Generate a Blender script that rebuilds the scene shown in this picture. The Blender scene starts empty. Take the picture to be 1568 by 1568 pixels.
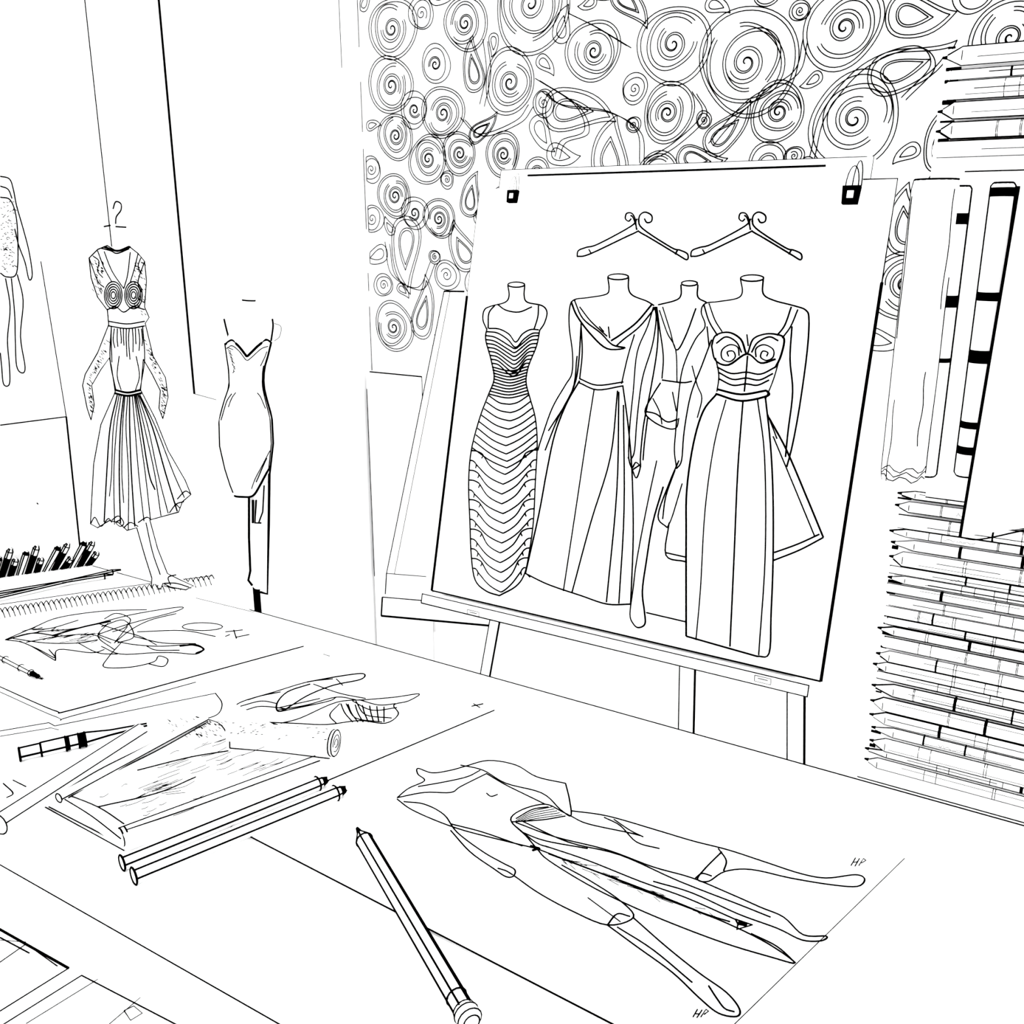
import bpy, math, random
from mathutils import Vector, Matrix
random.seed(11)
S=bpy.context.scene
try: S.view_settings.view_transform='Standard'
except Exception: pass
# ---------------- camera (calibrated from the vanishing points) -------------
F=1500.0; C=784.0; EYE=Vector((0,0,1.5))
cam=bpy.data.cameras.new('camera'); co=bpy.data.objects.new('camera',cam); S.collection.objects.link(co)
co.location=EYE; co.rotation_euler=(math.radians(90-16.1),0,math.radians(32.1))
cam.sensor_width=36; cam.lens=F/1568*36; cam.clip_start=.01; S.camera=co
RM=co.rotation_euler.to_matrix()
def ray(px,py): return RM@Vector(((px-C)/F,(C-py)/F,-1))
def on(pl,p,off=0.0):
    P,N=pl; d=ray(*p); t=(P-EYE).dot(N)/d.dot(N); return EYE+d*t+N*off
def hz(z): return (Vector((0,0,z)),Vector((0,0,1)))
def vy(y): return (Vector((0,y,0)),Vector((0,-1,0)))
def vx(x): return (Vector((x,0,0)),Vector((1,0,0)))
# ---------------- materials -----------------
def mat(name,col,noise=0):
    m=bpy.data.materials.new(name); m.use_nodes=True; nt=m.node_tree; b=nt.nodes['Principled BSDF']
    b.inputs['Roughness'].default_value=1; b.inputs['Specular IOR Level'].default_value=0
    b.inputs['Base Color'].default_value=(*col,1)
    if noise:
        n=nt.nodes.new('ShaderNodeTexNoise'); n.inputs['Scale'].default_value=14
        r=nt.nodes.new('ShaderNodeValToRGB'); r.color_ramp.elements[0].color=(col[0]-noise,)*3+(1,); r.color_ramp.elements[1].color=(*col,1)
        nt.links.new(n.outputs['Fac'],r.inputs['Fac']); nt.links.new(r.outputs['Color'],b.inputs['Base Color'])
    return m
WH=mat('white_paper',(.97,.97,.97)); WALLM=mat('white_plaster',(.97,.97,.97),.02); WOOD=mat('white_lacquer',(.97,.97,.97),.02)
INK=mat('black_ink',(0,0,0))
# ---------------- helpers -----------------
def sm(pts,n=6,closed=False):
    pts=[Vector(p) for p in pts]
    if len(pts)<3: return pts
    if closed: q=[pts[-1]]+pts+[pts[0],pts[1]]
    else: q=[pts[0]*2-pts[1]]+pts+[pts[-1]*2-pts[-2]]
    out=[]
    for i in range(1,len(q)-2):
        a,b,c,d=q[i-1],q[i],q[i+1],q[i+2]
        for k in range(n):
            t=k/n
            out.append(.5*((2*b)+(c-a)*t+(2*a-5*b+4*c-d)*t*t+(3*b-a-3*c+d)*t**3))
    out.append(q[-2]); return out
def link(o,parent=None):
    S.collection.objects.link(o)
    if parent: o.parent=parent
    return o
def group(name): 
    o=bpy.data.objects.new(name,None); o.empty_display_size=.05; return link(o)
def mesh(name,vs,fs,m=WH,parent=None,smooth=False):
    me=bpy.data.meshes.new(name); me.from_pydata([tuple(v) for v in vs],[],fs); me.update()
    me.materials.append(m)
    if smooth:
        for p in me.polygons: p.use_smooth=True
    return link(bpy.data.objects.new(name,me),parent)
def box(name,a,b,m=WH,parent=None):
    x0,y0,z0=a;x1,y1,z1=b
    vs=[(x0,y0,z0),(x1,y0,z0),(x1,y1,z0),(x0,y1,z0),(x0,y0,z1),(x1,y0,z1),(x1,y1,z1),(x0,y1,z1)]
    return mesh(name,vs,[(0,3,2,1),(4,5,6,7),(0,1,5,4),(1,2,6,5),(2,3,7,6),(3,0,4,7)],m,parent)
def prism(name,top,vec,m=WH,parent=None):
    n=len(top); vec=Vector(vec); vs=list(top)+[t+vec for t in top]
    fs=[tuple(range(n)),tuple(range(2*n-1,n-1,-1))]+[(i,i+n,(i+1)%n+n,(i+1)%n) for i in range(n)]
    return mesh(name,vs,fs,m,parent)
def ink(name,lines,r,parent=None):
    """lines: list of 3-D polylines, or (polyline, radius factor)"""
    cu=bpy.data.curves.new(name,'CURVE'); cu.dimensions='3D'; cu.bevel_depth=r; cu.bevel_resolution=0; cu.use_fill_caps=True
    for L in lines:
        k=1
        if isinstance(L,tuple): L,k=L
        if len(L)<2: continue
        s=cu.splines.new('POLY'); s.points.add(len(L)-1)
        for p,v in zip(s.points,L): p.co=(v[0],v[1],v[2],1); p.radius=k
    cu.materials.append(INK)
    return link(bpy.data.objects.new(name,cu),parent)
def draw(pl,strokes,off=.0012,n=5):
    out=[]
    for s in strokes:
        k=1;cl=False;st=False
        if isinstance(s,dict): k=s.get('k',1);cl=s.get('c',False);st=s.get('s',False);s=s['p']
        P=[Vector((x,y,0)) for x,y in s]
        if not st: P=sm(P,n,cl)
        elif cl: P=P+[P[0]]
        out.append(([on(pl,(v.x,v.y),off) for v in P],k))
    return out
def ell(cx,cy,rx,ry,n=16,a=0):
    return {'p':[(cx+rx*math.cos(t*2*math.pi/n)*math.cos(a)-ry*math.sin(t*2*math.pi/n)*math.sin(a),cy+rx*math.cos(t*2*math.pi/n)*math.sin(a)+ry*math.sin(t*2*math.pi/n)*math.cos(a)) for t in range(n)],'c':True,'s':True}
def L(*p,k=1): return {'p':list(p),'s':True,'k':k}
def K(k,p): return {'p':p,'k':k}
def frame(A,B):
    w=(B-A).normalized(); u=w.cross(Vector((0,0,1)))
    if u.length<.05: u=Vector((1,0,0))
    u.normalize(); v=u.cross(w).normalized()
    if v.z<0: v=-v
    return u,v,w
def rod(name,A,B,prof,n=12,m=WH,parent=None,smooth=True,edges=(),rings=(),ir=.0009,rot=0,black=()):
    u,v,w=frame(A,B); Ln=(B-A).length; vs=[];fs=[]
    def pt(s,r,a): return A+w*(Ln*s)+(u*math.cos(a)+v*math.sin(a))*r
    for s,r in prof:
        for i in range(n): vs.append(pt(s,r,2*math.pi*i/n+rot))
    for j in range(len(prof)-1):
        for i in range(n):
            a=j*n+i;b=j*n+(i+1)%n; fs.append((a,b,b+n,a+n))
    fs.append(tuple(range(n-1,-1,-1))); fs.append(tuple(range((len(prof)-1)*n,len(prof)*n)))
    o=mesh(name,vs,fs,m,parent,smooth)
    o.data.materials.append(INK)
    for j in black:
        for i in range(n): o.data.polygons[j*n+i].material_index=1
    ls=[]
    for a in edges: ls.append([pt(s,r+ir*.3,math.radians(a)) for s,r in prof])
    def rad(s):
        for (s0,r0),(s1,r1) in zip(prof,prof[1:]):
            if s0<=s<=s1 and s1>s0: return r0+(r1-r0)*(s-s0)/(s1-s0)
        return prof[-1][1]
    for s in rings: ls.append([pt(s,rad(s)+ir*.3,2*math.pi*i/16) for i in range(17)])
    if ls: ink(name+'_outline',ls,ir,parent or o)
    return o
# ================= ROOM =================
XL=-2.2; YB=2.6
box('floor',(XL-.1,-1.2,-.05),(2.2,YB+.1,0),WALLM)
wb=box('wall_back',(XL-.1,YB,0),(2.2,YB+.1,2.7),WALLM)
wl=box('wall_left',(XL-.1,-1.2,0),(XL,YB,2.7),WALLM)
bb=box('baseboard_back',(XL+.015,YB-.015,0),(2.2,YB,.12),WALLM)
cz=[.25,.75,.8,1.0,1.03,1.25,1.3,1.36,1.5,1.75,1.8,1.95,2.05,2.69]
ink('corner_line',[[(XL+.004,YB-.004,a),(XL+.004,YB-.004,b)] for a,b in zip(cz[::2],cz[1::2])]+[[(XL+.004,YB-.09,1.98),(XL+.004,YB-.09,2.3)]],.0013,wb)
# wallpaper: rose swirls
PW=vy(YB)
wpl=[]; placed=[]
def wpt(x,z): return Vector((max(x,XL+.012),YB-.002,z))
def rose(x,z,R):
    placed.append((x,z,R)); ph=random.random()*6.28; sg=random.choice((-1,1))
    dirx,dirz=math.cos(ph),math.sin(ph)
    lays=[(1,.0),(.90,.0),(.74,.10),(.64,.10)] if R>.06 else [(1,0),(.78,.08)]
    if R>.12: lays=[(1,0),(.93,0),(.80,.06),(.73,.06),(.60,-.04),(.54,-.04)]
    aa=[(random.random()*6.28,random.random()*6.28,random.random()*6.28) for _ in range(3)]
    for j,(f,g) in enumerate(lays):
        a1,a2,st=aa[j//2 if R>.06 else j]
        sp=6.283 if j<2 else 5.6; pts=[]
        for i in range(45):
            t=i*sp/44+st; r_=R*f*(1+.055*math.sin(2*t+a1)+.03*math.sin(3*t+a2))
            if j>=2: r_*=1-.10*(i/44)
            pts.append(wpt(x+dirx*g*R+r_*math.cos(t),z+dirz*g*R+r_*math.sin(t)))
        wpl.append(pts)
    R2=R*(.46 if R<=.12 else .40); turns=1.7 if R<.06 else 2.1; N=int(28*turns)
    cx_,cz_=x+dirx*.05*R,z+dirz*.05*R
    for d in ((0,) if R<.05 else (0,1)):
        pts=[]
        for i in range(N+1):
            r_=R2*(1-i/N)*(1-.20*d)+.015*R; t=ph+sg*i/N*turns*6.283
            pts.append(wpt(cx_+r_*math.cos(t),cz_+r_*math.sin(t)))
        wpl.append(pts)
def tear(x,z,Ln,W,ang,nest=2,reg=True):
    if reg: placed.append((x,z,math.sqrt(max(Ln*W,1e-5))*.95))
    bend=random.choice((-1,1))*.18
    ks=[1,.86,.52,.42] if Ln>.06 else [1,.55]
    for k in ks:
        pts=[]
        for i in range(37):
            t=i/36*2*math.pi; a=Ln*k*math.cos(t)-Ln*.35*(1-k); b=W*k*math.sin(t)*(math.sin(t/2)**1.3)*1.25
            b+=bend*Ln*math.sin(a/Ln*2.2)
            pts.append(wpt(x+a*math.cos(ang)-b*math.sin(ang),z+a*math.sin(ang)+b*math.cos(ang)))
        wpl.append(pts)
def wpix(cx,cy,r):
    c=on(PW,(cx,cy)); e=on(PW,(cx,cy-r)); return c.x,c.z,abs(e.z-c.z)
for cx,cy,r in [(714,36,44),(668,98,30),(780,125,50),(815,8,76),(908,78,50),(1032,70,64),(1146,94,86),(1290,42,66),(1190,172,46),(1024,172,46),(1307,186,74),(678,172,42),(634,168,28),(655,245,38),(703,235,33),(770,236,34),(636,326,26),(673,334,31),(602,44,50),(598,130,46),(606,210,36),(1385,440,55),(604,500,38),(1545,60,64),(930,-60,60),(1100,-80,70),(645,20,26),(604,300,34)]:
    x,z,R=wpix(cx,cy,r); rose(x,z,R)
for cx,cy,l,w,a in [(724,98,44,24,80),(888,170,70,40,-25),(832,208,34,20,-40),(1118,196,52,28,60),(1398,100,72,40,35),(935,228,52,40,70),(622,392,60,34,-75),(650,470,50,24,95),(706,376,42,28,100),(1410,25,56,40,10),(968,10,48,24,-60),(742,195,34,16,50),(862,36,30,20,60),(1385,335,56,34,80),(1352,522,34,20,10),(1075,245,44,24,10),(722,296,36,22,60),(1440,215,50,30,80)]:
    x,z,R=wpix(cx,cy,l); tear(x,z,R,w/l*R,math.radians(a))
for k in range(6000):
    R=(.11 if k<600 else .07 if k<1800 else .045 if k<3600 else .026)*random.uniform(.8,1.15)
    x=random.uniform(XL+.03,1.2); z=random.uniform(1.14,2.68)
    if all((x-a)**2+(z-b)**2>((R+c)*.95)**2 for a,b,c in placed):
        if random.random()<.45: rose(x,z,R)
        else:
            tear(x,z,R*1.3,R*.8,random.random()*6.28,2,False); placed.append((x,z,R))
for s in [[(830,140),(860,160),(930,170),(975,200),(980,250)],[(1085,220),(1110,190),(1150,150),(1215,110),(1230,60)],[(985,245),(1030,220),(1075,175),(1060,140)],[(1240,240),(1260,170),(1320,100),(1400,70),(1425,100),(1380,150)],[(705,180),(735,205),(790,185),(810,160)],[(740,60),(745,110),(735,160)],[(870,20),(910,40),(960,70)],[(590,370),(600,420),(640,440),(660,400)],[(850,240),(860,215),(895,200),(880,160),(820,120)]]:
  for o_ in (0,7):
    wpl.append([Vector((max(v.x,XL+.01),YB-.002,v.z)) for v in [on(PW,(p.x,p.y)) for p in sm([Vector((a+o_,b+o_*.5,0)) for a,b in s],8)]])
ink('wallpaper_swirls',wpl,.00135,wb)
# pattern paper hanging on the left wall
PL=vx(XL+.004)
b=on(PL,(297,603)); ys,zs=on(PL,(147,165)).y,b.z
pp=box('hanging_pattern_paper',(XL,ys,zs),(XL+.004,b.y,2.55),WH)
ink('paper_edge',[([(XL+.006,b.y,zs),(XL+.006,b.y,2.55)],1.9),([(XL+.006,ys,1.3),(XL+.006,ys,2.55)],.9)]+draw(PL,[[(172,320),(176,309),(184,312),(184,322),(177,332),(176,343)],L((158,347),(168,345)),L((176,347),(192,348)),L((297,603),(330,612),k=.5)],.003),.0018,pp)
# ================= TABLE =================
TZ=.75; T=hz(TZ)
tb=group('drafting_table')
box('table_top',(-2.1,.1,.715),(1.0,1.305,.748),WOOD,tb)
for i,(x,y) in enumerate([(-2.02,.16),(-2.02,1.2),(.9,.16),(.9,1.2)]): box('leg_%d'%(i+1),(x,y,0),(x+.06,y+.06,.715),WOOD,tb)
ink('table_edge',[[(-2.1,1.306,.748),(.98,1.306,.748)]],.0014,tb)
dm=box('desk_mat',(-2.0,.543,.748),(.95,1.29,.75),WH)
ink('mat_edge',[[(-2,.543,.7505),(.95,.543,.7505)]],.0009,dm)
# ================= MAIN EASEL =================
th=math.radians(13.5)
P0=on(vy(1.42),(660,925)); EN=Vector((0,-math.cos(th),math.sin(th))); EU=Vector((0,math.sin(th),math.cos(th)))
E=(P0.copy(),EN)
bl=on(E,(655,905)); br=on(E,(1268,1043)); tl=on(E,(742,286)); tr=on(E,(1363,278))
H=((tl-bl).dot(EU)+(tr-br).dot(EU))/2
def ept(x,h,off=0): return Vector((x,P0.y,P0.z))+EU*h+EN*off
h0=((bl-P0).dot(EU)+(br-P0).dot(EU))/2
xl=(bl.x+tl.x)/2; xr=(br.x+tr.x)/2
ez=group('artist_easel')
prism('back_board',[ept(xl+.02,h0,-.004),ept(xr-.04,h0,-.004),ept(xr-.04,h0+H+.035,-.004),ept(xl+.04,h0+H+.035,-.004)],-EN*.018,WOOD,ez)
bt=h0+H+.035
lines=[([ept(xl+.10,bt-.012,-.002),ept(xr-.11,bt-.012,-.002)],1.3),([ept(xl+.04,bt,-.003),ept(xr-.05,bt,-.003)],.45),([ept(xl+.04,bt,-.003),ept(xl+.04,bt-.05,-.003)],.45),([ept(xr-.04,bt,-.003),ept(xr-.04,bt-.05,-.003)],.45)]
lg=[ept(xl,h0-.022,.03),ept(xr-.01,h0-.022,.03),ept(xr-.01,h0-.004,.03),ept(xl,h0-.004,.03)]
prism('ledge',lg,-EN*.05,WOOD,ez)
lines+=[[lg[0]+EN*.001,lg[1]+EN*.001,lg[2]+EN*.001,lg[3]+EN*.001,lg[0]+EN*.001]]
for px in (725,1168):
    c=on((lg[0],EN),(px,940 if px<900 else 1042),.001)
    lines+=[([c+Vector((-.013,0,.006)),c+Vector((.013,0,.006)),c+Vector((.013,0,-.004)),c+Vector((-.013,0,-.004)),c+Vector((-.013,0,.006))],.5),([c+Vector((-.008,0,.002)),c+Vector((.008,0,.002))],.5)]
for i,(p,q) in enumerate([((765,960),(750,1040)),((1056,1020),(1054,1120)),((1220,1060),(1220,1165))]):
    A=on(vy(1.45),p); B=on(vy(1.45),q); d=(B-A); B2=A+d*(A.z/(-d.z)) if abs(d.z)>1e-6 else B
    w=.014 if i!=0 else .011
    A.z+=.03
    vs=[]
    for c in (A,B2):
        for sx,sy in ((-w,-.012),(w,-.012),(w,.012),(-w,.012)): vs.append(c+Vector((sx,sy,0)))
    mesh('leg_%d'%(i+1),vs,[(0,1,2,3),(7,6,5,4),(0,4,5,1),(1,5,6,2),(2,6,7,3),(3,7,4,0)],WOOD,ez)
    lines+=[([vs[0]+Vector((0,-.001,0)),vs[4]+Vector((0,-.001,0))],.8),([vs[1]+Vector((0,-.001,0)),vs[5]+Vector((0,-.001,0))],1.6)]
ink('easel_outline',lines,.0013,ez)
for i,(px,py,s) in enumerate([(787,302,.011),(1304,300,.0135)]):
    c=on(E,(px,py),.003); X=Vector((1,0,0))
    sq=[c+X*a*s+EU*b*s for a,b in ((-.85,-1),(.85,-1),(1,1),(-1,1))]
    prism('binder_clip_%d'%(i+1),[v+EN*.006 for v in sq],-EN*.008,INK,ez)
    prism('clip_label_%d'%(i+1),[c+X*a*s*.35+EU*b*s*.4+EN*.0075 for a,b in ((-1,-1),(1,-1),(1,1),(-1,1))],-EN*.001,WH,ez)
    ink('clip_handle_%d'%(i+1),[[c+X*s*.7*math.cos(t)+EU*(s*1.0+s*2.2*math.sin(t))+EN*.004 for t in [j*math.pi/10 for j in range(11)]],[c+X*(s*.5+s*.5*math.cos(t))+EU*(s*1.0+s*2.8*math.sin(t))+EN*.002 for t in [j*math.pi/10 for j in range(11)]]],.0009 if i else .0005,ez)
# poster
po=prism('fashion_design_poster',[ept(xl,h0,0),ept(xr,h0,0),ept(xr,h0+H,0),ept(xl,h0+H,0)],-EN*.003,WH)
D=[]
def hanger(c):
    def q(x,y): return (c+x,y)
    return [[q(-92,393),q(-90,384),q(-78,379),q(-60,374),q(-10,347),q(0,335)],[q(-92,393),q(-72,389),q(-4,357),q(6,357),q(60,389),q(76,398),q(77,389),q(65,383),q(52,379),q(8,350),q(2,335)],[q(-1,352),q(-3,336),q(-8,327),q(-16,327),q(-18,335),q(-13,339),q(-9,335)],[q(2,340),q(4,330),q(12,325),q(22,330),q(22,339),q(15,341),q(11,335)],[q(0,352),q(-6,334),q(-10,330)],L(q(-74,382),q(-70,389)),L(q(62,383),q(58,390))]
D+=hanger(976)+hanger(1150)
# dress A
LA=[(746,503),(744,520),(752,550),(757,580),(748,605),(735,640),(722,690),(718,740),(720,800),(722,850),(728,888),(745,905),(765,912)]
RA=[(827,505),(822,530),(810,560),(806,585),(812,610),(820,640),(823,680),(820,740),(817,800),(810,850),(803,880),(790,898),(765,912)]
D+=[K(1.2,LA),K(1.2,RA),ell(791,436,13,4),[(778,437),(780,453),(774,463),(752,469),(742,475),(740,490),(746,505)],[(804,437),(803,453),(808,463),(830,468),(838,478),(834,495),(826,507)],[(758,468),(749,480),(748,503)],[(825,468),(824,485),(818,505)],[(762,466),(775,475),(795,478),(815,470)],[(749,503),(765,504),(780,512),(790,524),(800,512),(812,505),(825,505)],[(746,508),(762,510),(778,520),(790,532),(802,520),(815,511),(826,510)]]
def xa(P,y):
    for (x0,y0),(x1,y1) in zip(P,P[1:]):
        if y0<=y<=y1: return x0+(x1-x0)*(y-y0)/(y1-y0)
    return P[-1][0]
y=514
while y<562:
    a,b=xa(LA,y),xa(RA,y); m=(a+b)/2+4; D.append([(a,y),((a*2+m)/3,y+3),(m-8,y+16),(m,y+20),(m+8,y+15),((b*2+m)/3,y+2),(b,y)]); y+=6
while y<605:
    a,b=xa(LA,y),xa(RA,y); D.append([(a,y),((a+b)/2,y+6),(b,y-1)]); y+=4.6
i=0
while y<884:
    a,b=xa(LA,y-6),xa(RA,y-6); m=(a+b)/2+math.sin(i)*2; s=min(27,10+(y-605)*.25); w=(b-a)*(.13+.05*math.sin(i*2.3)) if y>690 else 0
    yy=min(y+s,907)
    D.append([(a+w,y-2),((a+m+w*.5)/2,(y*1+yy)/2+3),(m-3,yy),(m+4,yy),((b+m-w*.5)/2,(y+yy)/2+2),(b-w,y-3)])
    if w:
        D.append([(a,y-8),(a+w*.5,y-7),(a+w,y-2),(a+w*.9,y+4)]); D.append([(b,y-9),(b-w*.5,y-8),(b-w,y-3),(b-w*.9,y+3)]); 
    y+=10 if y<690 else 15; i+=1
# dress B
D+=[ell(947,424,16,4.5),[(931,425),(933,442),(928,451),(900,456),(880,459),(873,470),(872,500),(877,540),(876,572),(866,590),(846,625),(830,670),(824,690)],[(963,425),(963,443),(970,453),(990,461),(1002,468)],[(1003,470),(1005,490),(999,530),(984,580),(976,640),(972,690),(966,705)],[(1001,470),(992,500),(976,540),(970,600),(965,650),(963,700),(969,720),(975,732),(981,715),(981,700),(986,650),(996,600),(1006,540),(1008,500),(1004,470)],
K(1.2,[(880,460),(893,488),(920,510),(938,528),(958,533),(930,534),(905,512),(884,484),(875,462)]),K(1.2,[(998,467),(975,494),(950,513),(936,522)]),[(1003,472),(980,500),(955,520),(944,530)],[(888,470),(905,492),(930,515)],[(890,495),(892,540),(888,581)],[(972,512),(962,545),(952,588)],[(888,580),(915,590),(955,585)],[(887,586),(915,597),(954,591)],[(890,500),(886,560),(878,595),(855,640),(835,690)],[(884,545),(876,600),(840,660)],
K(1.1,[(888,583),(868,618),(850,665),(838,720),(825,790),(805,878)]),K(1.1,[(954,590),(962,650),(968,720),(970,820),(966,925)]),K(1.1,[(805,878),(840,895),(890,912),(930,925),(966,925)]),[(910,597),(897,680),(882,780),(863,905)],[(946,598),(935,700),(905,800),(876,908)],[(948,600),(945,750),(929,922)],[(955,620),(956,780),(948,924)],[(932,500),(934,518)],[(918,500),(925,508)],[(962,700),(968,716),(974,708),(982,715)],[(968,720),(980,712)],
K(1.1,[(1006,705),(990,780),(975,860),(970,900),(965,940),(970,955),(978,961),(988,955),(987,935),(984,905),(990,860),(1000,800),(1016,745)])]
# dress C
D+=[ell(1056,434,12.5,4),[(1043,436),(1043,452),(1035,460),(1008,467)],[(1069,436),(1069,455),(1082,463)],[(1006,470),(1010,500),(1016,545),(1014,580)],[(1015,470),(1026,505),(1036,536),(1050,515),(1066,472)],[(1010,475),(1022,510),(1035,536),(1037,585)],[(1014,582),(1045,586),(1060,584)],[(1012,586),(1000,605),(988,630),(1000,645),(1022,656),(1036,655),(1040,640)],[(988,630),(1005,634),(1022,646),(1038,642)],[(1000,610),(1010,630),(1014,650)],[(992,640),(987,680),(985,705)],[(1060,560),(1068,590),(1075,610),(1068,640)],[(1030,600),(1036,630)]]
# dress D
D+=[ell(1152,426,18,5),[(1134,427),(1137,447),(1129,457),(1100,462),(1080,465),(1074,478),(1080,500),(1065,520),(1047,560),(1040,600),(1035,660),(1033,690),(1036,715)],[(1169,427),(1169,450),(1185,460),(1215,468),(1234,475),(1239,490),(1236,540),(1225,620),(1214,680),(1205,715)],K(1.2,[(1078,466),(1086,492),(1099,514)]),[(1086,465),(1095,490),(1106,508)],K(1.2,[(1212,470),(1202,498),(1190,514)]),[(1222,474),(1211,500),(1198,518)],[(1090,520),(1075,560),(1058,605),(1048,660),(1044,705),(1036,718)],[(1083,500),(1086,530)],[(1213,500),(1210,550),(1214,600),(1207,660),(1203,700)],[(1195,545),(1185,580),(1173,610)],
K(1.3,[(1090,530),(1096,514),(1116,509),(1135,520),(1144,542),(1153,520),(1170,512),(1188,512),(1201,519),(1196,545),(1188,562)]),K(1.3,[(1090,530),(1096,552),(1116,559),(1144,542),(1165,556),(1188,550)]),[(1097,526),(1112,516),(1128,524),(1136,540)],[(1192,522),(1178,516),(1160,525),(1151,540)],
[(1132,545),(1130,532),(1118,528),(1106,536),(1106,549),(1117,554),(1126,547),(1123,538),(1114,539),(1116,546)],[(1158,547),(1158,534),(1170,528),(1184,535),(1184,547),(1174,552),(1165,547),(1168,538),(1176,540),(1174,546)],
[(1096,548),(1101,575),(1098,600)],[(1098,562),(1120,572),(1143,570),(1165,573),(1188,562)],[(1100,570),(1122,581),(1143,579),(1163,582),(1184,572)],[(1101,580),(1122,590),(1143,588),(1160,590),(1178,582)],[(1145,545),(1143,570),(1140,600)],[(1144,512),(1146,530)],
K(1.3,[(1098,596),(1135,604),(1174,598)]),K(1.3,[(1096,603),(1135,614),(1176,606),(1174,598)]),
K(1.2,[(1098,603),(1077,630),(1062,680),(1052,750),(1051,820),(1051,974)]),K(1.2,[(1051,974),(1100,988),(1160,1005)]),K(1.2,[(1172,606),(1180,680),(1184,760),(1184,860),(1181,940),(1178,1000),(1160,1005)]),[(1112,612),(1094,680),(1080,780),(1073,900),(1066,980)],[(1138,614),(1130,720),(1124,860),(1118,990)],[(1160,610),(1171,700),(1172,850),(1162,1003)],
K(1.3,[(1178,640),(1205,690),(1237,765),(1261,823)]),[(1184,668),(1212,735),(1248,822)],[(1261,823),(1225,842),(1185,858)],[(1255,818),(1222,833),(1186,846)],[(1176,635),(1190,672)],
[(1040,705),(1025,740),(1008,790),(1022,808)],[(1034,720),(1020,760),(1015,795)],[(1025,800),(1020,850),(1050,860)],[(1019,846),(1050,853)],[(1045,740),(1030,790),(1022,808)],[(806,878),(812,884)],[(990,938),(1020,945),(1050,952)]]
ls=draw(E,D)
ls+=[([ept(xl,h0,.001),ept(xl,h0+H*.74,.001)],2.0),([ept(xl,h0+H*.74,.001),ept(xl,h0+H,.001)],.4),([ept(xl,h0,.001),ept(xr,h0,.001)],1.1),([ept(xr,h0,.001),ept(xr,h0+H*.8,.001)],1.8),([ept(xr,h0+H*.8,.001),ept(xr,h0+H,.001),ept(xr-.05,h0+H,.001)],.7)]
ink('dress_sketches',ls,.00140,po)
# ============ second board behind =============
ang=math.radians(19)
hd=Vector((math.cos(ang),math.sin(ang),0))
nb0=Vector((math.sin(ang),-math.cos(ang),0)); th2=math.radians(15)
N2=nb0*math.cos(th2)+Vector((0,0,1))*math.sin(th2); U2=Vector((0,0,1))*math.cos(th2)-nb0*math.sin(th2)
Q0=on(vy(1.72),(592,878)); B2P=(Q0,N2)
db=group('drawing_board')
q=[on(B2P,(592,876)),on(B2P,(680,444))]; UQ=(q[1]-q[0]); HH=UQ.dot(U2); sh_=UQ.dot(hd)
UU=U2*HH+hd*sh_
c=[Q0,Q0+hd*.35,Q0+hd*.35+UU,Q0+UU]
prism('board_panel',c,-N2*.012,WOOD,db)
lb=[Q0-U2*.055+N2*.02,Q0+hd*.30-U2*.055+N2*.02,Q0+hd*.30-U2*.10+N2*.02,Q0-U2*.10+N2*.02]
prism('board_ledge',lb,-N2*.04,WOOD,db)
prism('board_post',[Q0+hd*.02+N2*.0,Q0+hd*.06,Q0+hd*.06-U2*.08,Q0+hd*.02-U2*.08],-N2*.012,WOOD,db)
for i,s in enumerate((.06,.28)):
    p=Q0+hd*s-U2*.08; box('board_leg_%d'%(i+1),(p.x-.01,p.y+.0,0),(p.x+.01,p.y+.02,p.z),WOOD,db)
e=N2*.001
def lin(a,b): return [a+e,b+e]
ink('board_outline',[(lin(c[0],c[3]),1.0),(lin(c[3],c[3]+hd*.05),1.4),(lin(c[0],c[0]+hd*.1),.7),(lin(Q0+hd*.02,c[3]+hd*.015),.6),(lin(lb[0],lb[1]),1),(lin(lb[2],lb[3]),1.9),(lin(lb[3],lb[0]),1.4),(lin(Q0,Q0-U2*.05),1)],.0014,db)
# foam board leaning flat at the back wall corner
p=on(vy(2.55),(645,577)); cb=box('foam_board',(XL+.012,2.555,0),(p.x,2.58,p.z),WOOD)
ink('foam_board_outline',[([(XL+.03,2.553,p.z),(p.x,2.553,p.z)],1.3),([(p.x,2.553,p.z),(p.x,2.553,p.z-.25)],.9),([(XL+.014,2.553,p.z-.06),(XL+.014,2.553,.3)],.9)],.0017,cb)
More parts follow.
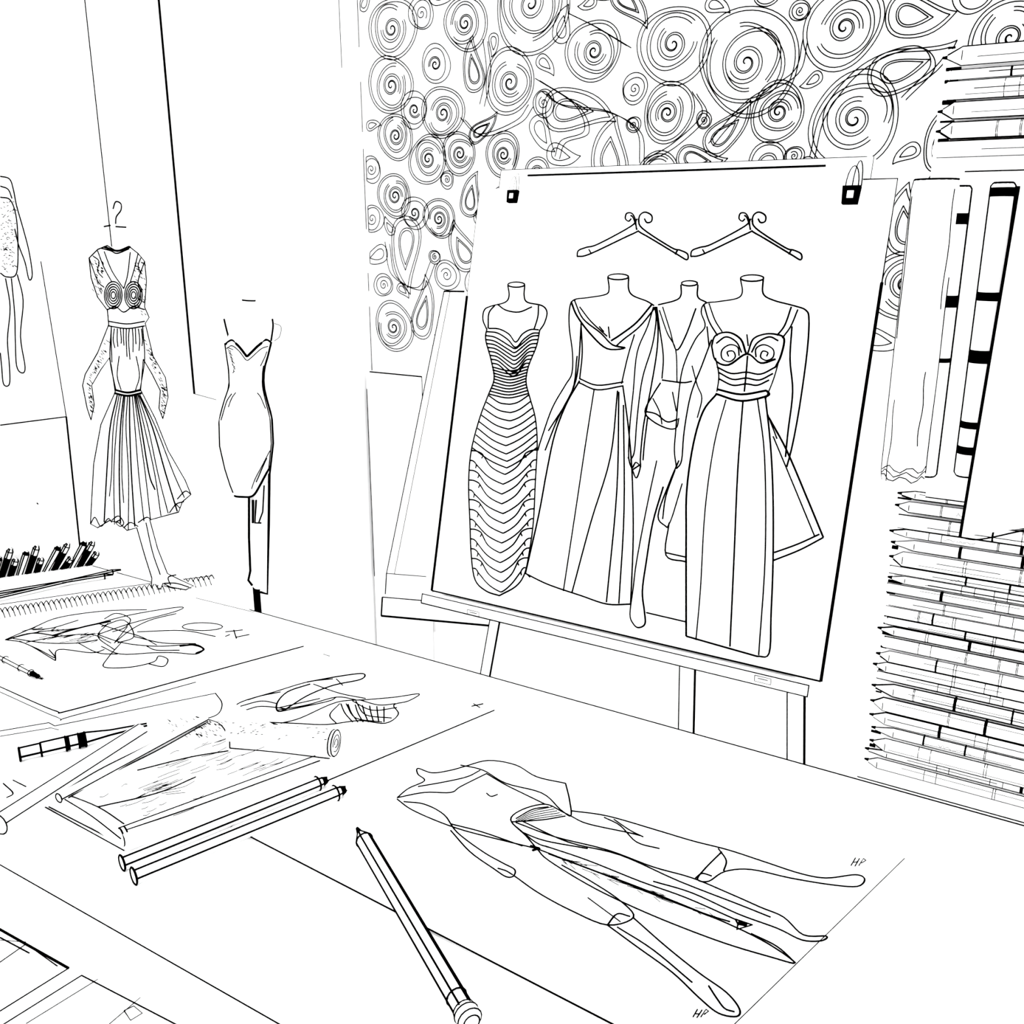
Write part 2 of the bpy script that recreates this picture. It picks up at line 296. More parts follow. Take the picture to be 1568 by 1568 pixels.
# ================= PENCIL RACK =================
rk=group('colored_pencil_rack'); RY=1.335
box('backing_panel',(-.228,RY+.004,.75),(.3,RY+.016,1.70),WOOD,rk)
box('panel_frame',(-.3+.06,RY+.016,0),(.32,RY+.03,1.705),WOOD,rk)
zt=on(vy(RY),(1440,268)).z; zl=on(vy(RY),(1400,745)).z
z=.762; k=0; ril=[]
while z<1.70:
    r=random.choice((.0055,.0065,.0075,.0085,.0095,.0105))
    gap=random.choice((.0012,.0018,.0030))
    if not (zl+.002<z+r and z<zt):
        x0=-.238+random.uniform(-.003,.006); LL=.52; tl_=random.choice((.022,.03,.018))
        A=Vector((x0,RY-r+.003,z+r)); B=A+Vector((LL,0,0))
        flat=random.random()<.35
        prof=[(0,.0012),(.012,.0026),(tl_/LL,r),(1,r)] if not flat else [(0,r*.6),(.01,r),(1,r)]
        s=.06; segs=[]
        while s<.46:
            s+=random.uniform(.03,.14)
            w=random.choice((.003,.006,.03)); segs.append((s,min(s+w,.5))); s+=w
        segs=[q_ for q_ in segs if q_[1]>q_[0]]
        for a_,b_ in segs: prof[-1:-1]=[(a_,r),(b_,r)]
        bl_=[] 
        for j in range(len(prof)-1):
            if (prof[j][0],prof[j+1][0]) in segs and random.random()<.35 and prof[j+1][0]-prof[j][0]<.02: bl_.append(j)
        if not flat: bl_.append(0)
        rod('pencil_%d'%k,A,B,prof,10,WH,rk,False,(),(),.0006,0,bl_)
        yy=A.y-r-.0004
        def hl(x0_,x1_,dz,kk=1): ril.append(([(x0_,A.y-math.sqrt(max(r*r-dz*dz,0))-.0003,A.z+dz),(x1_,A.y-math.sqrt(max(r*r-dz*dz,0))-.0003,A.z+dz)],kk))
        # silhouette lines of barrel and of the sharpened cone
        for sg in (1,-1):
            kk=random.choice((1.0,1.4,2.0))
            xs=x0+(tl_ if not flat else .006)
            ril.append(([(x0+.006,A.y-.003,A.z+sg*(.0022 if not flat else r*.6)),(xs,A.y-r*.35,A.z+sg*r*.97),(x0+LL,A.y-r*.35,A.z+sg*r*.97)],kk))
        # dark gap between neighbouring tips
        if random.random()<.75:
            w_=random.choice((2.2,3.5,4.5)); zz=z+2*r+gap/2
            ril.append(([(-.233,RY-.001,zz),(-.233+random.uniform(.006,.018),RY-.001,zz)],w_))
        if not flat: ril.append(([(x0+tl_+.001,yy+.0,A.z-r*.5),(x0+tl_+.001,yy,A.z+r*.5)],.9))
        for a_,b_ in segs:
            for q_ in (a_,b_): ril.append(([(x0+q_*LL,A.y-r*math.cos(t)-.0003,A.z+r*math.sin(t)) for t in (-1.3,-.8,0,.8,1.3)],.8))
        if random.random()<.7: hl(x0+tl_+random.uniform(0,.05),x0+random.uniform(.12,.3),r*random.uniform(-.6,.6),random.uniform(.6,1))
        if random.random()<.3: hl(x0+tl_+random.uniform(0,.05),x0+random.uniform(.12,.3),r*random.uniform(-.6,.6),.6)
        if random.random()<.35:
            xx=x0+random.uniform(.04,.13)
            ril.append(([(xx+j*.0015,yy,A.z+random.uniform(-.4,.4)*r) for j in range(random.randint(14,30))],.5))
        k+=1
    z+=2*r+gap
ril.append(([(-.24,1.307,.752),(.3,1.307,.752)],1.6))
ink('pencil_markings',ril,.0006,rk)
pch=box('marker_pouch',(on(vy(1.315),(1425,700)).x,1.312,zl-.006),(.25,RY+.004,zt+.002),WH)
ink('pouch_edge',[[(on(vy(1.315),(1425,700)).x,1.311,zl-.006),(.2,1.311,zl-.006)],[(on(vy(1.315),(1425,700)).x,1.311,zt+.002),(.2,1.311,zt+.002)]],.0008,pch)
Yr=1.276
A=on(vy(Yr),(1381,742)); B=A.copy(); B.z=on(vy(Yr),(1437,275)).z
pr=rod('paper_roll',A,B,[(0,.018),(.012,.024),(.03,.0255),(.06,.026),(.97,.026),(1,.024)],20,WH,None,True,(180,),(1.0,),.0011)
rl=[]
R_=.0262
def rp(a,z_): return Vector((A.x+R_*math.cos(a),A.y-R_*math.sin(a),z_))
for i in range(26):
    z0=random.uniform(A.z+.02,B.z-.01); rl.append(([rp(math.pi*.98,z0),rp(math.pi*.98,z0+.006)],.8))
for a_,f0,f1 in ((.05,.05,.7),(.9,.15,.4),(2.2,.02,.3),(.5,.6,.97),(2.6,.5,.95)):
    rl.append(([rp(a_+.05*math.sin(j),A.z+(B.z-A.z)*(f0+(f1-f0)*j/9)) for j in range(10)],.8))
for j in range(3): rl.append(([rp(.15+t*.28,A.z+.012+j*.006+.004*math.sin(t*1.7+j)) for t in range(10)],.8))
ink('roll_creases',rl,.0009,pr)
yb=1.3
def vmark(name,px,y0,y1,r,bands,ed=(0,180,250)):
    A=on(vy(yb),(px-(y1-y0)*.132,y1)); B=A.copy(); B.z=on(vy(yb),(px,y0)).z
    n=(y1-y0); prof=[(0,r*.8),(.01,r)]; bk=[]
    for (u_,v_) in sorted(((y1-b2)/n,(y1-b1)/n) for b1,b2 in bands):
        prof+=[(u_,r)]; bk.append(len(prof)-1); prof+=[(v_,r)]
    prof+=[(.99,r),(1,r*.8)]
    return rod(name,A,B,prof,12,WH,pch,True,ed,[p_[0] for p_ in prof[2:-2]]+[0,1],.0012,0,bk)
vmark('marker_pen_1',1478,285,728,.0105,[(325,338),(445,460),(540,544)],(0,180,240))
vmark('marker_pen_2',1537,280,728,.0125,[(288,298),(440,450),(528,545),(640,648),(680,690)],(0,180,300))
sheet=[on(vy(1.283),(1470,822)),on(vy(1.283),(1700,790)),on(vy(1.283),(1790,285)),on(vy(1.283),(1560,285))]
sh=prism('front_flap',sheet,Vector((0,.003,0)),WH,pch)
ink('flap_edge',[([sheet[0]+Vector((0,-.001,0)),sheet[3]+Vector((0,-.001,0))],1.8),(sm([sheet[0]+Vector((0,-.001,0)),on(vy(1.282),(1500,826)),on(vy(1.282),(1568,812))],5),1)],.001,pch)
# ================= LEFT: pin board w/ sheet, cut-out figure, dress form =================
PX=vx(-2.02)
pb=group('pin_board')
box('board',(-2.04,.5,.75),(-2.02,1.30,1.75),WOOD,pb)
PF=[K(1,[(0,270),(14,274),(20,290),(25,315),(35,350),(44,385),(49,420),(44,428),(38,402),(28,375),(22,350)]),[(0,302),(15,306),(24,330),(27,370),(25,418),(10,424),(0,418)],[(8,426),(15,470),(11,520),(14,560),(14,588),(5,588),(2,560),(0,540)],[(26,420),(35,460),(31,515),(38,562),(33,571),(25,560),(23,520),(22,480),(17,426)],[(0,285),(12,290),(18,304)]]
for i in range(90):
    x=random.uniform(0,23);y=random.uniform(308,416); PF.append(L((x,y),(x+2.5,y+random.uniform(-3,3)),k=.5))
ink('pinned_sketch',draw(PX,PF)+draw(PX,[L((62,400),(101,638),k=.9),L((101,638),(122,838),k=1.7),L((0,651),(101,638),k=1),L((56,770),(58,772))]),.0014,pb)
CP=vy(1.283)
outl=[(137,395),(150,382),(165,376),(180,385),(198,377),(212,388),(222,400),(225,430),(222,470),(229,486),(223,495),(235,545),(254,578),(258,608),(250,641),(244,625),(246,598),(233,572),(220,550),(216,597),(238,640),(258,690),(284,735),(293,757),(280,768),(274,784),(230,796),(242,840),(257,878),(275,887),(297,897),(285,903),(262,899),(250,893),(247,901),(232,903),(233,885),(222,850),(210,808),(195,812),(182,800),(168,797),(150,808),(139,802),(144,710),(155,650),(177,600),(171,560),(168,548),(155,566),(141,590),(145,620),(140,643),(134,625),(127,590),(131,573),(150,540),(167,497),(165,475),(150,455),(140,425)]
fig=prism('fashion_figure_cutout',[on(CP,p) for p in outl],Vector((0,.004,0)),WH)
G=[{'p':outl,'s':True,'c':True,'k':1},[(155,380),(170,384),(180,388),(198,381)],K(1.6,[(160,378),(180,384),(200,378)]),[(160,385),(172,415),(190,442)],[(200,386),(196,420),(190,442)],[(150,384),(160,410),(172,432)],[(212,388),(206,412),(200,432)],[(137,395),(150,430),(160,440)],[(222,400),(212,430),(216,445)],[(143,392),(152,400),(150,415),(158,425)],[(216,395),(212,408),(218,420)],[(167,492),(195,496),(222,492)],[(167,499),(195,503),(222,499)],[(171,500),(169,550),(178,597)],[(219,500),(222,550),(215,597)],K(1.7,[(177,597),(196,601),(216,597)]),K(1.7,[(176,602),(196,606),(217,602)]),[(165,474),(178,470),(190,478),(204,470),(222,474)],[(183,545),(180,575),(186,597)],[(209,545),(214,575),(208,597)]]
for cx in (174,205):
    for r in (4,7,10,13,16): G.append(K(1,ell(cx,452,r*.85,r*1.3,14)['p']+[ell(cx,452,r*.85,r*1.3,14)['p'][0]]))
for i in range(11): x=171+i*4.6; G.append([(x,503),(x+random.uniform(-2,2),520),(x+1,532+random.uniform(-8,26))])
folds=[(160,799,180),(168,760,183),(176,803,186),(185,801,190),(190,770,192),(197,811,196),(207,806,199),(221,798,203),(231,796,206),(238,750,208),(247,790,210),(258,786,212),(272,783,214),(283,762,215)]
for i,(x1,y1,x0) in enumerate(folds): G.append(K(1.0 if i%3 else 1.4,[(x0,605),((x0*.6+x1*.4)-3,655),((x0*.25+x1*.75)-2+random.uniform(-3,3),725),(x1,y1)]))
G+=[[(139,802),(146,792),(155,806),(166,794),(172,800)],[(172,796),(182,790),(190,800),(185,806),(178,800),(184,796)],[(190,808),(200,800),(212,806)],[(212,800),(225,792),(232,796)],[(260,785),(270,772),(282,768)],[(272,764),(284,752),(293,757)],[(268,770),(276,778)],[(262,896),(258,884),(270,880)],[(252,893),(270,893),(290,899)],[(224,800),(234,845),(246,880)]]
for i in range(170):
    m_=i%4
    if m_==0: x,y=random.uniform(141,158),random.uniform(395,450)
    elif m_==1: x,y=random.uniform(205,222),random.uniform(400,485)
    elif m_==2: t=random.random(); x,y=164-t*30+random.uniform(-3,5),520+t*70
    else: t=random.random(); x,y=222+t*30+random.uniform(-5,3),520+t*75
    G.append(L((x,y),(x+2.4,y+2.4),k=.65))
for i in range(70): t=random.random(); s_=random.choice((0,1)); x=(133+t*6+random.uniform(0,5)) if s_ else (252-t*4+random.uniform(-3,4)); G.append(L((x,592+t*40),(x+2.5,594+t*40),k=.65))
ink('figure_lines',draw(CP,G,.001),.00135,fig)
# mini dress form on pole
c0=on(vy(1.62),(380,700)); vdir=Vector((c0.x,c0.y,0)).normalized(); rt=Vector((vdir.y,-vdir.x,0))
DP=(c0,-vdir); 
prof=[(500,357,404,.3),(512,349,411,.5),(524,344,415,.6),(545,347,410,.62),(565,350,404,.6),(590,351,403,.6),(612,343,408,.6),(640,335,416,.6),(680,336,418,.6),(715,344,414,.58),(740,352,411,.55),(758,359,408,.5)]
df=group('dress_form'); vs=[];N=24
for y,a,b,dk in prof:
    A=on(DP,(a,y));B=on(DP,(b,y)); m=(A+B)/2; hw=(B-A).length/2
    for i in range(N):
        t=2*math.pi*i/N; p=m+rt*hw*math.cos(t)+vdir*hw*dk*math.sin(t); vs.append(p)
nr=len(prof)
fs=[(j*N+i,j*N+(i+1)%N,(j+1)*N+(i+1)%N,(j+1)*N+i) for j in range(nr-1) for i in range(N)]
fs+=[tuple(range(N)),tuple(range(nr*N-1,(nr-1)*N-1,-1))]
mesh('dress_body',vs,fs,WH,df,True)
def fl(s,k=1,off=0):
    out=[]
    for y,l in s:
        for j in range(nr-1):
            if prof[j][0]<=y<=prof[j+1][0]:
                f=(y-prof[j][0])/(prof[j+1][0]-prof[j][0]); a=prof[j][1]*(1-f)+prof[j+1][1]*f; b=prof[j][2]*(1-f)+prof[j+1][2]*f; dk=prof[j][3]
        A=on(DP,(a,y));B=on(DP,(b,y)); hw=(B-A).length/2; l=max(-1,min(1,l))
        out.append((A+B)/2+rt*hw*l-vdir*(hw*dk*math.sqrt(max(0,1-l*l))+.0015))
    return (out,k)
LN=[fl([(y,-.99) for y in range(524,758,12)],1.9),fl([(y,.99) for y in range(524,745,12)],3.2),fl([(y,.93) for y in range(560,720,12)],1.2)]  # side seams; right one thickened and doubled as an inked shadow
def fls(s,k=1): return fl([(v.x,v.y) for v in sm([Vector((a,b,0)) for a,b in s],6)],k)
LN+=[fls([(526,-.99),(519,-.75),(526,-.45),(540,-.12),(543,-.02),(538,.15),(526,.5),(520,.8),(524,.98)],2.6),fls([(532,-.95),(527,-.7),(535,-.4),(549,-.05),(545,.2),(533,.6),(530,.9)],1)]
LN+=[fls([(757,-.99),(757,-.5),(757,0),(752,.3),(738,.6),(715,.98)],2.4),fls([(690,.9),(712,.6),(730,.3),(745,.1)],1.2),fls([(700,.8),(725,.5),(735,.35)],1.4),fls([(560,.75),(548,.85),(538,.9)],1)]
for i in range(13): LN.append(fl([(530+i*3,-.92+i*.02),(533+i*3,-.70+random.uniform(-.1,.1))],.9))  # hatch strokes inked as shading on the left bust
LN.append(fls([(600,-.75),(612,-.88),(640,-.92)],1.1)); LN.append(fls([(598,-.55),(606,-.68),(620,-.75)],1)); LN.append(fls([(600,.6),(608,.75),(625,.85)],1))
LN+=draw(DP,[K(1.9,[(343,488),(347,505),(352,523)]),K(1.9,[(417,488),(418,500),(415,522)]),K(.7,[(420,495),(430,500),(428,515),(420,522)])],.003)
rod('neck',on(DP,(381,506)),on(DP,(381,461)),[(0,.022),(.35,.016),(1,.014)],16,WH,df)
rod('neck_cap',on(DP,(381,461)),on(DP,(381,456)),[(0,.0155),(.5,.0155),(1,.006)],16,WH,df,True,(),(),.001,0,(0,))
rod('leg_support',on(DP,(396,750)),on(DP,(396,900)),[(0,.02),(.4,.021),(.95,.02),(1,.012)],14,WH,df)
rod('pole',on(DP,(392,895)),Vector((on(DP,(392,895)).x,on(DP,(392,895)).y,.02)),[(0,.009),(1,.009)],10,INK,df)
rod('base_disc',Vector((on(DP,(392,895)).x,on(DP,(392,895)).y,.025)),Vector((on(DP,(392,895)).x,on(DP,(392,895)).y,0)),[(0,.10),(.5,.12),(1,.12)],24,WH,df)
e0=-vdir*.022
LN+=[([p_+e0 for p_ in [on(DP,(381,757)),on(DP,(381,820)),on(DP,(383,870)),on(DP,(380,884)),on(DP,(386,892))]],2.6),([p_+e0 for p_ in [on(DP,(412,722)),on(DP,(411,800)),on(DP,(409,905)),on(DP,(398,902))]],3),([p_+e0 for p_ in [on(DP,(404,740)),on(DP,(402,780)),on(DP,(396,796))]],1.6),([p_+e0 for p_ in [on(DP,(387,762)),on(DP,(387,797))]],2.6),([p_+e0 for p_ in [on(DP,(392,762)),on(DP,(390,797)),on(DP,(400,797))]],2)]  # leg strokes; the thick right one is an inked shadow line
ink('dress_seams_and_shading',LN,.0011,df)
# ================= TABLE ITEMS =================
def tp(z,pts): return [on(hz(z),p) for p in pts]
def slab(name,pts,z0,z1,par=None,edges=None,k=1,r=.0009,m=WH):
    t=tp(z1,pts); o=prism(name,t,Vector((0,0,z0-z1)),m,par)
    if edges:
        ls=[]
        for i in edges:
            a,b=t[i],t[(i+1)%len(t)]; ls.append(([a+Vector((0,0,.0005)),b+Vector((0,0,.0005))],k))
        ink(name+'_edge',ls,r,par or o)
    return o
nb=slab('spiral_sketchbook',[(-70,1015),(95,1091),(465,990),(322,893),(-60,953)],.75,.758,None,None)
NB=hz(.7582)
SK=[K(1.1,[(0,1052),(60,1079),(88,1090),(100,1090),(200,1063),(330,1027),(465,990)]),K(.8,[(0,1060),(88,1099),(110,1097),(300,1045)]),
[(8,980),(50,962),(90,946),(160,936),(225,934)],[(8,980),(40,986),(85,1012)],[(8,980),(60,968),(120,962),(200,942),(275,930),(268,937),(200,955),(150,972)],[(40,984),(90,975),(140,972),(170,985)],K(1.8,[(80,974),(130,960),(170,952)]),[(85,1012),(90,995),(140,1000),(160,995)],[(20,978),(70,985),(120,985),(150,980)],[(150,972),(190,985),(240,990),(290,988),(311,994),(300,1002),(270,1000),(235,1000),(185,1002),(155,990)],K(1.8,[(275,990),(300,988),(312,995),(300,1001)]),[(185,985),(165,1008),(160,1022),(200,1022),(235,1014),(243,1005),(257,1010),(250,1021),(228,1017)],[(120,985),(150,1000),(180,1002)],[(175,985),(200,965),(230,950),(270,940)],[(150,955),(180,965),(215,975),(240,988)],[(210,968),(280,966),(330,975)],[(205,975),(250,985),(300,986)],[(165,955),(150,975),(175,995)],[(195,960),(175,985)],ell(310,960,31,6),[(155,960),(190,950),(205,975),(180,985)],L((345,968),(372,965)),L((345,975),(352,972)),L((362,976),(382,972)),L((358,965),(362,978)),L((300,916),(390,938),k=.5),
K(1.3,[(10,980),(50,970),(90,975)]),[(50,965),(80,962),(120,950)],[(30,982),(60,995),(85,1008),(75,995)],[(160,948),(175,940),(190,942),(200,950),(190,962),(172,968)],[(225,990),(240,996),(275,996)]]
for i in range(32):
    x=random.uniform(30,140); y=970+ (x-30)*.07+random.uniform(-8,12); SK.append(L((x,y),(x+random.uniform(8,24),y-random.uniform(2,5)),k=.5))
for i in range(42):
    x=-4+i*7.9; y=936-(x)*.158; SK.append(L((x,y),(x+4,y+11),k=.7)); SK.append([(x,y),(x+4,y-5),(x+8,y+1)])
SK+=[K(.8,[(0,926),(160,903),(325,882)])]
ink('sketchbook_drawing',draw(NB,SK,.0006),.00115,nb)
A=on(hz(.757),(-20,921));B=on(hz(.757),(185,873)); 
rod('drawing_pencil',A,B,[(0,.005),(.93,.005),(1,.001)],6,WH,None,False,(30,90,150,210),(.93,),.0016)
A=on(hz(.764),(-20,908));B=on(hz(.764),(172,876))
A.z=.757;B.z=.757
rod('drawing_pencil',A,B,[(0,.005),(.93,.005),(1,.001)],6,WH,None,False,(30,90,150),(.93,),.0016)
ph=group('brush_holder'); CR=Vector((.848,.53,0))
b0=on(T,(-20,908)); b1=on(T,(140,885)); dv=(b1-b0)
b0=b0+Vector((-.022,.02,0)); 
nrm=Vector((-dv.y,dv.x,0)).normalized()
prism('holder_block',[b0+nrm*.010+Vector((0,0,.022)),b0-nrm*.012+Vector((0,0,.022)),b0+dv-nrm*.012+Vector((0,0,.022)),b0+dv+nrm*.010+Vector((0,0,.022))],Vector((0,0,-.022)),WH,ph)
for i in range(12):
    f=i/12+.03; base=b0+dv*f+Vector((0,0,.018)); h=.03+.04*abs(math.sin(i*1.1+.6)); tpv=base+CR*(.45*h+.012*(i>5))+Vector((0,0,h))
    rod('brush_%d'%(i+1),base,tpv,[(0,.005),(.7,.0062),(.9,.006),(1,.003)],8,WH,ph,False,(0,45,180,225,270),(.9,),.0015,0,(0,) if i%3 else (2,))
A=on(hz(.764),(-15,998));B=on(hz(.764),(66,1040))
rod('fineliner_pen',A,B,[(0,.0055),(.6,.0055),(.62,.0058),(.8,.005),(.95,.002),(1,.0008)],12,WH,None,True,(0,60,180),(.3,.6,.78,.9),.0011,0,(3,))
s2=slab('sketch_paper',[(230,1078),(505,1003),(757,1088),(350,1262)],.75,.7512,None,[2],1.2)
F2=[[(355,1090),(368,1076),(420,1060),(470,1045),(510,1040)],[(355,1090),(385,1100),(425,1110)],K(1.3,[(470,1045),(520,1036),(556,1032),(552,1041),(510,1050),(470,1066),(430,1090),(424,1078),(440,1060),(475,1048)]),[(368,1082),(400,1074),(425,1078)],[(425,1088),(470,1080),(515,1068),(545,1072)],[(395,1106),(450,1108),(500,1110),(550,1104),(590,1108),(610,1094),(603,1080),(625,1074),(642,1063),(605,1068),(560,1072),(515,1076),(460,1100),(430,1108)],[(520,1078),(505,1095),(515,1108)],[(540,1074),(570,1088),(608,1084)],[(545,1074),(560,1095),(600,1100)],[(530,1078),(545,1100),(585,1106)],[(550,1072),(580,1080),(606,1078)],[(480,1048),(520,1062),(560,1070)],[(428,1084),(490,1070)],[(515,1040),(525,1050)],L((722,1082),(740,1078)),L((725,1078),(735,1084)),L((495,1002),(505,1005),k=.6),[(355,1090),(375,1088),(400,1082),(440,1086)],[(380,1072),(400,1066),(430,1060)],[(430,1090),(500,1075),(515,1068)]]
for i in range(7): F2.append([(522+i*11,1078+i*.8),(528+i*10,1092),(540+i*8,1106)])
ink('sketch_lines',draw(hz(.7512),F2,.0006),.00115,s2)
fo=slab('paper_folder',[(-60,1130),(75,1107),(84,1112),(330,1062),(420,1110),(190,1300),(60,1236),(-60,1190)],.75,.7535,None,[0,1,2],1,.0009)
ink('folder_edges',draw(hz(.7535),[L((65,1234),(190,1303)),L((75,1236),(195,1298)),L((0,1128),(78,1115),k=.7),L((78,1115),(90,1118),k=.6),[(5,1200),(20,1215),(10,1222)],[(20,1195),(40,1205)],[(330,1062),(340,1078),(332,1095),(300,1105)],[(120,1175),(150,1162),(160,1164)]],.0006),.001,fo)
A=on(hz(.764),(30,1155));B=on(hz(.764),(225,1110))
rod('felt_marker',A,B,[(0,.0095),(.16,.0095),(.17,.0105),(.35,.0105),(.38,.0105),(.45,.0105),(.5,.0105),(.7,.005),(1,.002)],14,WH,None,True,(0,90,180),(0,.16,.35,.45,.5),.0017,0,(3,5))
A=on(hz(.775),(-2,1262));B=on(hz(.775),(215,1122))
tb1=rod('paper_tube',A,B,[(0,.014),(1,.014)],18,WH,None,True,(20,95,165),(0,),.001)
fs_=group('tissue_paper_stack')
slab('stack',[(92,1216),(185,1150),(300,1098),(345,1112),(352,1146),(505,1162),(488,1172),(192,1280)],.754,.776,fs_,None)
ZT=.7765
W=[[(95,1222),(140,1250),(185,1285)],[(92,1216),(150,1180),(230,1140),(300,1103)],[(105,1222),(160,1190),(240,1150),(315,1108)],[(192,1272),(300,1235),(400,1198),(490,1165)],[(300,1098),(335,1108),(350,1130),(352,1146)],[(352,1146),(420,1152),(505,1162)],[(95,1214),(150,1236),(190,1262)],[(150,1236),(240,1215),(300,1190)],[(210,1180),(290,1160),(350,1150)]]
for i in range(50):
    u=random.random(); v=random.random(); x=125+u*190+v*120; y=1215-u*85+v*45; l=random.uniform(8,40); W.append({'p':[(x,y),(x+l*.5,y-l*.17+random.uniform(-2,2)),(x+l,y-l*.38)],'k':.5})
for i in range(7): x=212+i*7; W.append(L((x,1208+i*1.5),(x+30,1196+i*3),k=.5))
for i in range(80): x=random.uniform(255,345); y=1100+random.uniform(0,28); W.append(L((x,y),(x+3,y+2),k=.6))
ink('wrinkles',draw(hz(ZT),W,.0006),.0010,fs_)
rod('rolled_edge',on(hz(.780),(90,1222)),on(hz(.780),(315,1100)),[(0,.006),(1,.006)],10,WH,fs_,True,(0,180),(0,),.001)
rod('rolled_edge_2',on(hz(.767),(186,1282)),on(hz(.767),(486,1168)),[(0,.0115),(1,.010)],14,WH,fs_,True,(20,120,250),(0,.02),.0011)
A=on(hz(.797),(352,1120));B=on(hz(.797),(514,1138))
rod('curled_roll',A,B,[(0,.014),(.5,.017),(1,.0185)],20,WH,fs_,True,(200,),(1,.97),.0010)
rl=[]
for i in range(80):
    s=random.random(); a_=random.uniform(.3,2.6); u_,v_,w_=frame(A,B); p=A.lerp(B,s); r_=.014+.0045*s+.0005
    if s<.6 or random.random()<.4: rl.append([p+(u_*math.cos(a_)+v_*math.sin(a_))*r_,p+w_*.003+(u_*math.cos(a_+.05)+v_*math.sin(a_+.05))*r_])
for r_ in (.006,.012): rl.append([B+w_*.0008+(u_*math.cos(t)+v_*math.sin(t))*r_ for t in [j*.4 for j in range(15)]])
ink('roll_texture',rl,.0006,fs_)
def tube(A,B,r):
    A.z=B.z=.7512+r
    return rod('long_pencil',A,B,[(0,r),(.03,r),(.95,r),(.97,r*.8),(1,r*.5)],14,WH,None,True,(10,70,170,215),(0,.95),.0014,0,(3,))
t1=tube(on(hz(.76),(187,1322)),on(hz(.76),(500,1195)),.0095)
t2=tube(on(hz(.76),(205,1343)),on(hz(.76),(528,1210)),.0102)
BP=hz(.7525)
bp=slab('figure_sketch_paper',[(345,1262),(757,1088),(1385,1315),(1060,1632)],.7513,.7525,None,None)
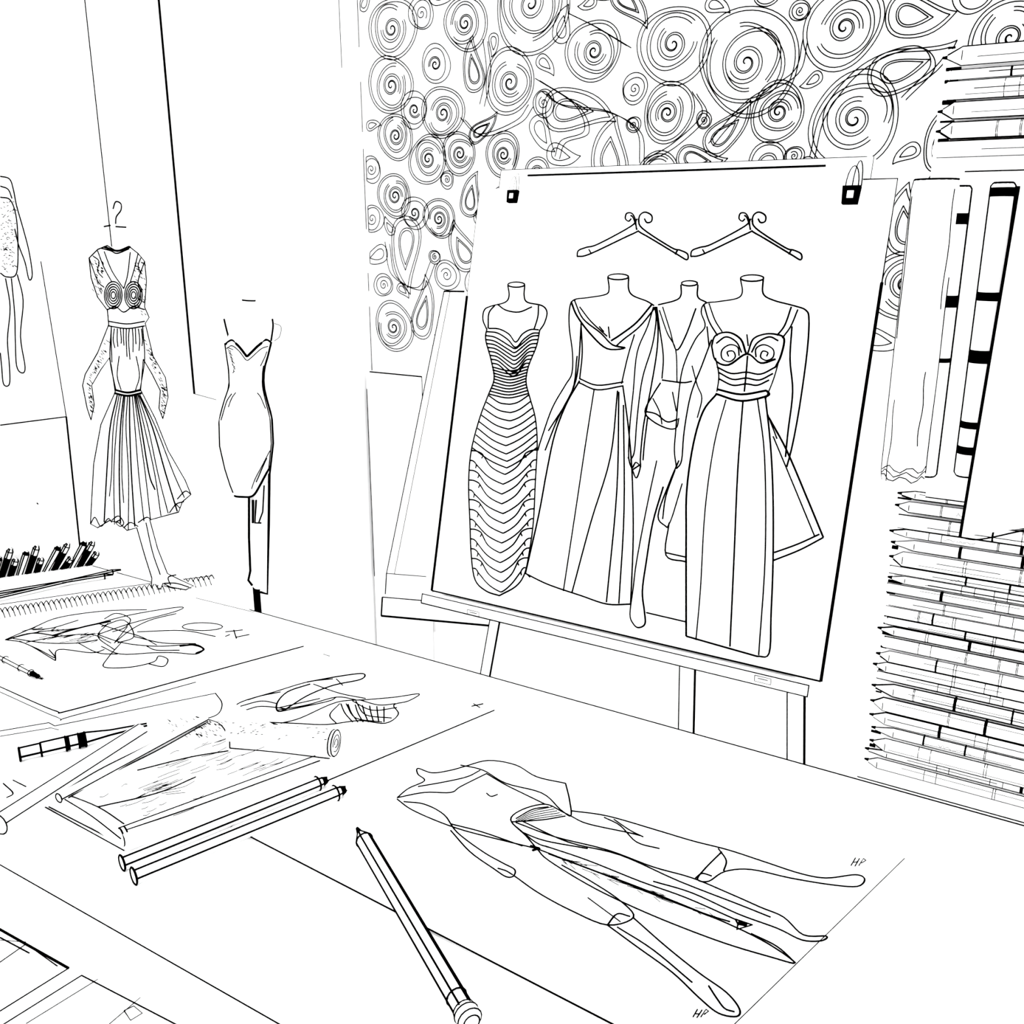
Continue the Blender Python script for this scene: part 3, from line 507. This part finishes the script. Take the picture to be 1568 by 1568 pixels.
FG=[L((345,1262),(600,1394),(1060,1632),k=1.2),L((345,1262),(757,1088),k=1.1),L((1385,1315),(1060,1632),k=.5),
[(608,1222),(625,1208),(650,1196),(640,1186),(640,1177),(662,1184),(690,1180),(712,1174),(748,1165),(790,1172),(822,1190),(866,1200)],[(866,1200),(872,1225),(874,1250),(858,1240)],[(705,1172),(740,1180),(775,1200),(830,1215),(858,1240)],[(608,1222),(650,1214),(690,1214),(705,1205),(745,1185)],[(640,1205),(680,1198),(715,1190),(735,1180)],[(608,1224),(630,1240),(670,1258),(710,1272),(760,1285),(822,1300)],[(745,1185),(770,1200),(800,1215),(835,1232)],[(822,1300),(805,1280),(782,1256),(800,1240),(835,1232),(860,1243),(874,1250)],[(690,1262),(740,1275),(800,1296)],
[(618,1228),(650,1232),(680,1248),(700,1275),(740,1305),(770,1322),(788,1332),(786,1342),(775,1343),(755,1330),(720,1305),(690,1272)],[(762,1330),(775,1334),(785,1340)],[(745,1215),(752,1220),(762,1217)],
[(790,1254),(815,1240),(840,1236)],[(784,1259),(830,1256),(866,1250)],
[(874,1242),(930,1250),(1000,1270),(1060,1288),(1115,1302),(1170,1320),(1225,1338),(1265,1345),(1310,1340),(1324,1347),(1312,1358),(1270,1355),(1210,1345),(1150,1332),(1110,1335),(1085,1350),(1068,1347),(1080,1330),(1105,1305)],[(1065,1345),(1075,1338),(1090,1342)],[(1100,1300),(1112,1318),(1108,1334)],
[(874,1250),(900,1262),(960,1275),(980,1280)],[(925,1252),(950,1265),(975,1290),(1010,1300)],[(940,1255),(965,1272),(985,1282)],
[(790,1260),(850,1282),(930,1302),(1000,1328),(1060,1345),(1120,1370),(1165,1390),(1200,1405),(1230,1432),(1265,1434),(1258,1441),(1228,1440),(1190,1422),(1130,1400),(1060,1368),(1000,1350)],[(800,1258),(870,1290),(950,1310),(1040,1350),(1130,1385),(1180,1405)],[(785,1262),(820,1290),(840,1298)],[(800,1275),(835,1288),(900,1300)],
[(822,1300),(900,1330),(980,1360),(1060,1392),(1130,1422),(1180,1448),(1217,1475),(1180,1466),(1110,1445),(1030,1415),(960,1385),(900,1355),(840,1318),(822,1300)],[(835,1296),(900,1318),(980,1350),(1050,1375),(1125,1408)],[(840,1308),(920,1338),(1000,1370),(1080,1400),(1118,1412)],
[(1218,1475),(1190,1450),(1150,1430)],[(788,1342),(825,1368),(875,1395),(930,1417),(970,1405),(950,1380),(905,1350),(860,1325)],[(930,1417),(945,1400),(965,1404)],
[(930,1417),(975,1450),(1030,1490),(1070,1528),(1100,1552),(1128,1557),(1132,1545),(1112,1520),(1070,1490),(1020,1450),(970,1406)],[(1085,1510),(1098,1530),(1110,1545),(1125,1550)],[(945,1420),(1000,1455),(1060,1505)],K(.8,[(900,1375),(950,1412)]),
L((1126,1408),(1130,1416),(1128,1424),(1152,1417),(1126,1408),k=1),L((1130,1414),(1144,1417),k=2.6),{'p':[(812,1296),(826,1300),(815,1303)],'s':True,'k':1.8},
L((1303,1326),(1310,1314),k=.6),L((1309,1327),(1316,1315),k=.6),L((1306,1321),(1314,1320),k=.6),L((1315,1326),(1322,1315),(1326,1318),(1319,1322),k=.6),L((1061,1558),(1068,1546),k=.6),L((1067,1559),(1075,1547),k=.6),L((1064,1553),(1072,1553),k=.6),L((1073,1558),(1081,1546),(1085,1549),(1078,1554),k=.6)]
for i in range(34): x=random.uniform(850,1090); y=1312+(x-850)*.38+random.uniform(-4,4); FG.append(L((x,y),(x+random.uniform(6,30),y+random.uniform(2,11)),k=.4))
for i in range(5): FG.append(K(.6,[(790+i*3,1257+i*.5),(815,1243+i*3),(845+i*4,1236+i*3)]))
ink('figure_drawing',draw(BP,FG,.0006),.00112,bp)
r=.0102
A=on(hz(.7530+r),(547,1268));B=on(hz(.7530+r),(714,1552))
A.z=.7530+r
pn=group('pencil')
rod('pencil_body',A,B,[(0,.0006),(.035,.003),(.085,r),(.10,r),(.93,r),(1,r)],6,WH,pn,False,(0,60,120,180,240,300),(.085,.93),.0012,0,(0,))
u_,v_,w_=frame(A,B)
rod('eraser_cap',B-w_*.006,B+w_*.013,[(0,r*1.05),(.3,r*1.2),(.75,r*1.2),(1,r*.8)],18,WH,pn,True,(),(0,.3,.75,1),.0009)
c1=slab('color_swatch_sheet',[(-40,1401),(105,1483),(0,1549),(-60,1515)],.748,.7495,None,[0],1.8)
c2=slab('color_swatch_sheet',[(125,1494),(275,1572),(100,1700),(-60,1610)],.748,.7495,None,[0,3],.9)
ink('swatch_frames',draw(hz(.7495),[L((0,1436),(45,1460),k=1),L((0,1474),(40,1446),(88,1480),k=.8),L((104,1484),(0,1549),k=1),L((0,1440),(40,1443),k=.5)],.0006),.0009,c1)
ink('swatch_frames',draw(hz(.7495),[L((40,1568),(150,1500),k=.6),L((190,1548),(205,1541),(218,1552),(200,1563),(190,1548),k=.6),L((160,1575),(215,1528),k=.6)],.0006),.0009,c2)
# ================= LIGHT =================
w=bpy.data.worlds.new('sky'); S.world=w; w.use_nodes=True
bg=w.node_tree.nodes['Background']; bg.inputs[0].default_value=(1,1,1,1); bg.inputs[1].default_value=2.6
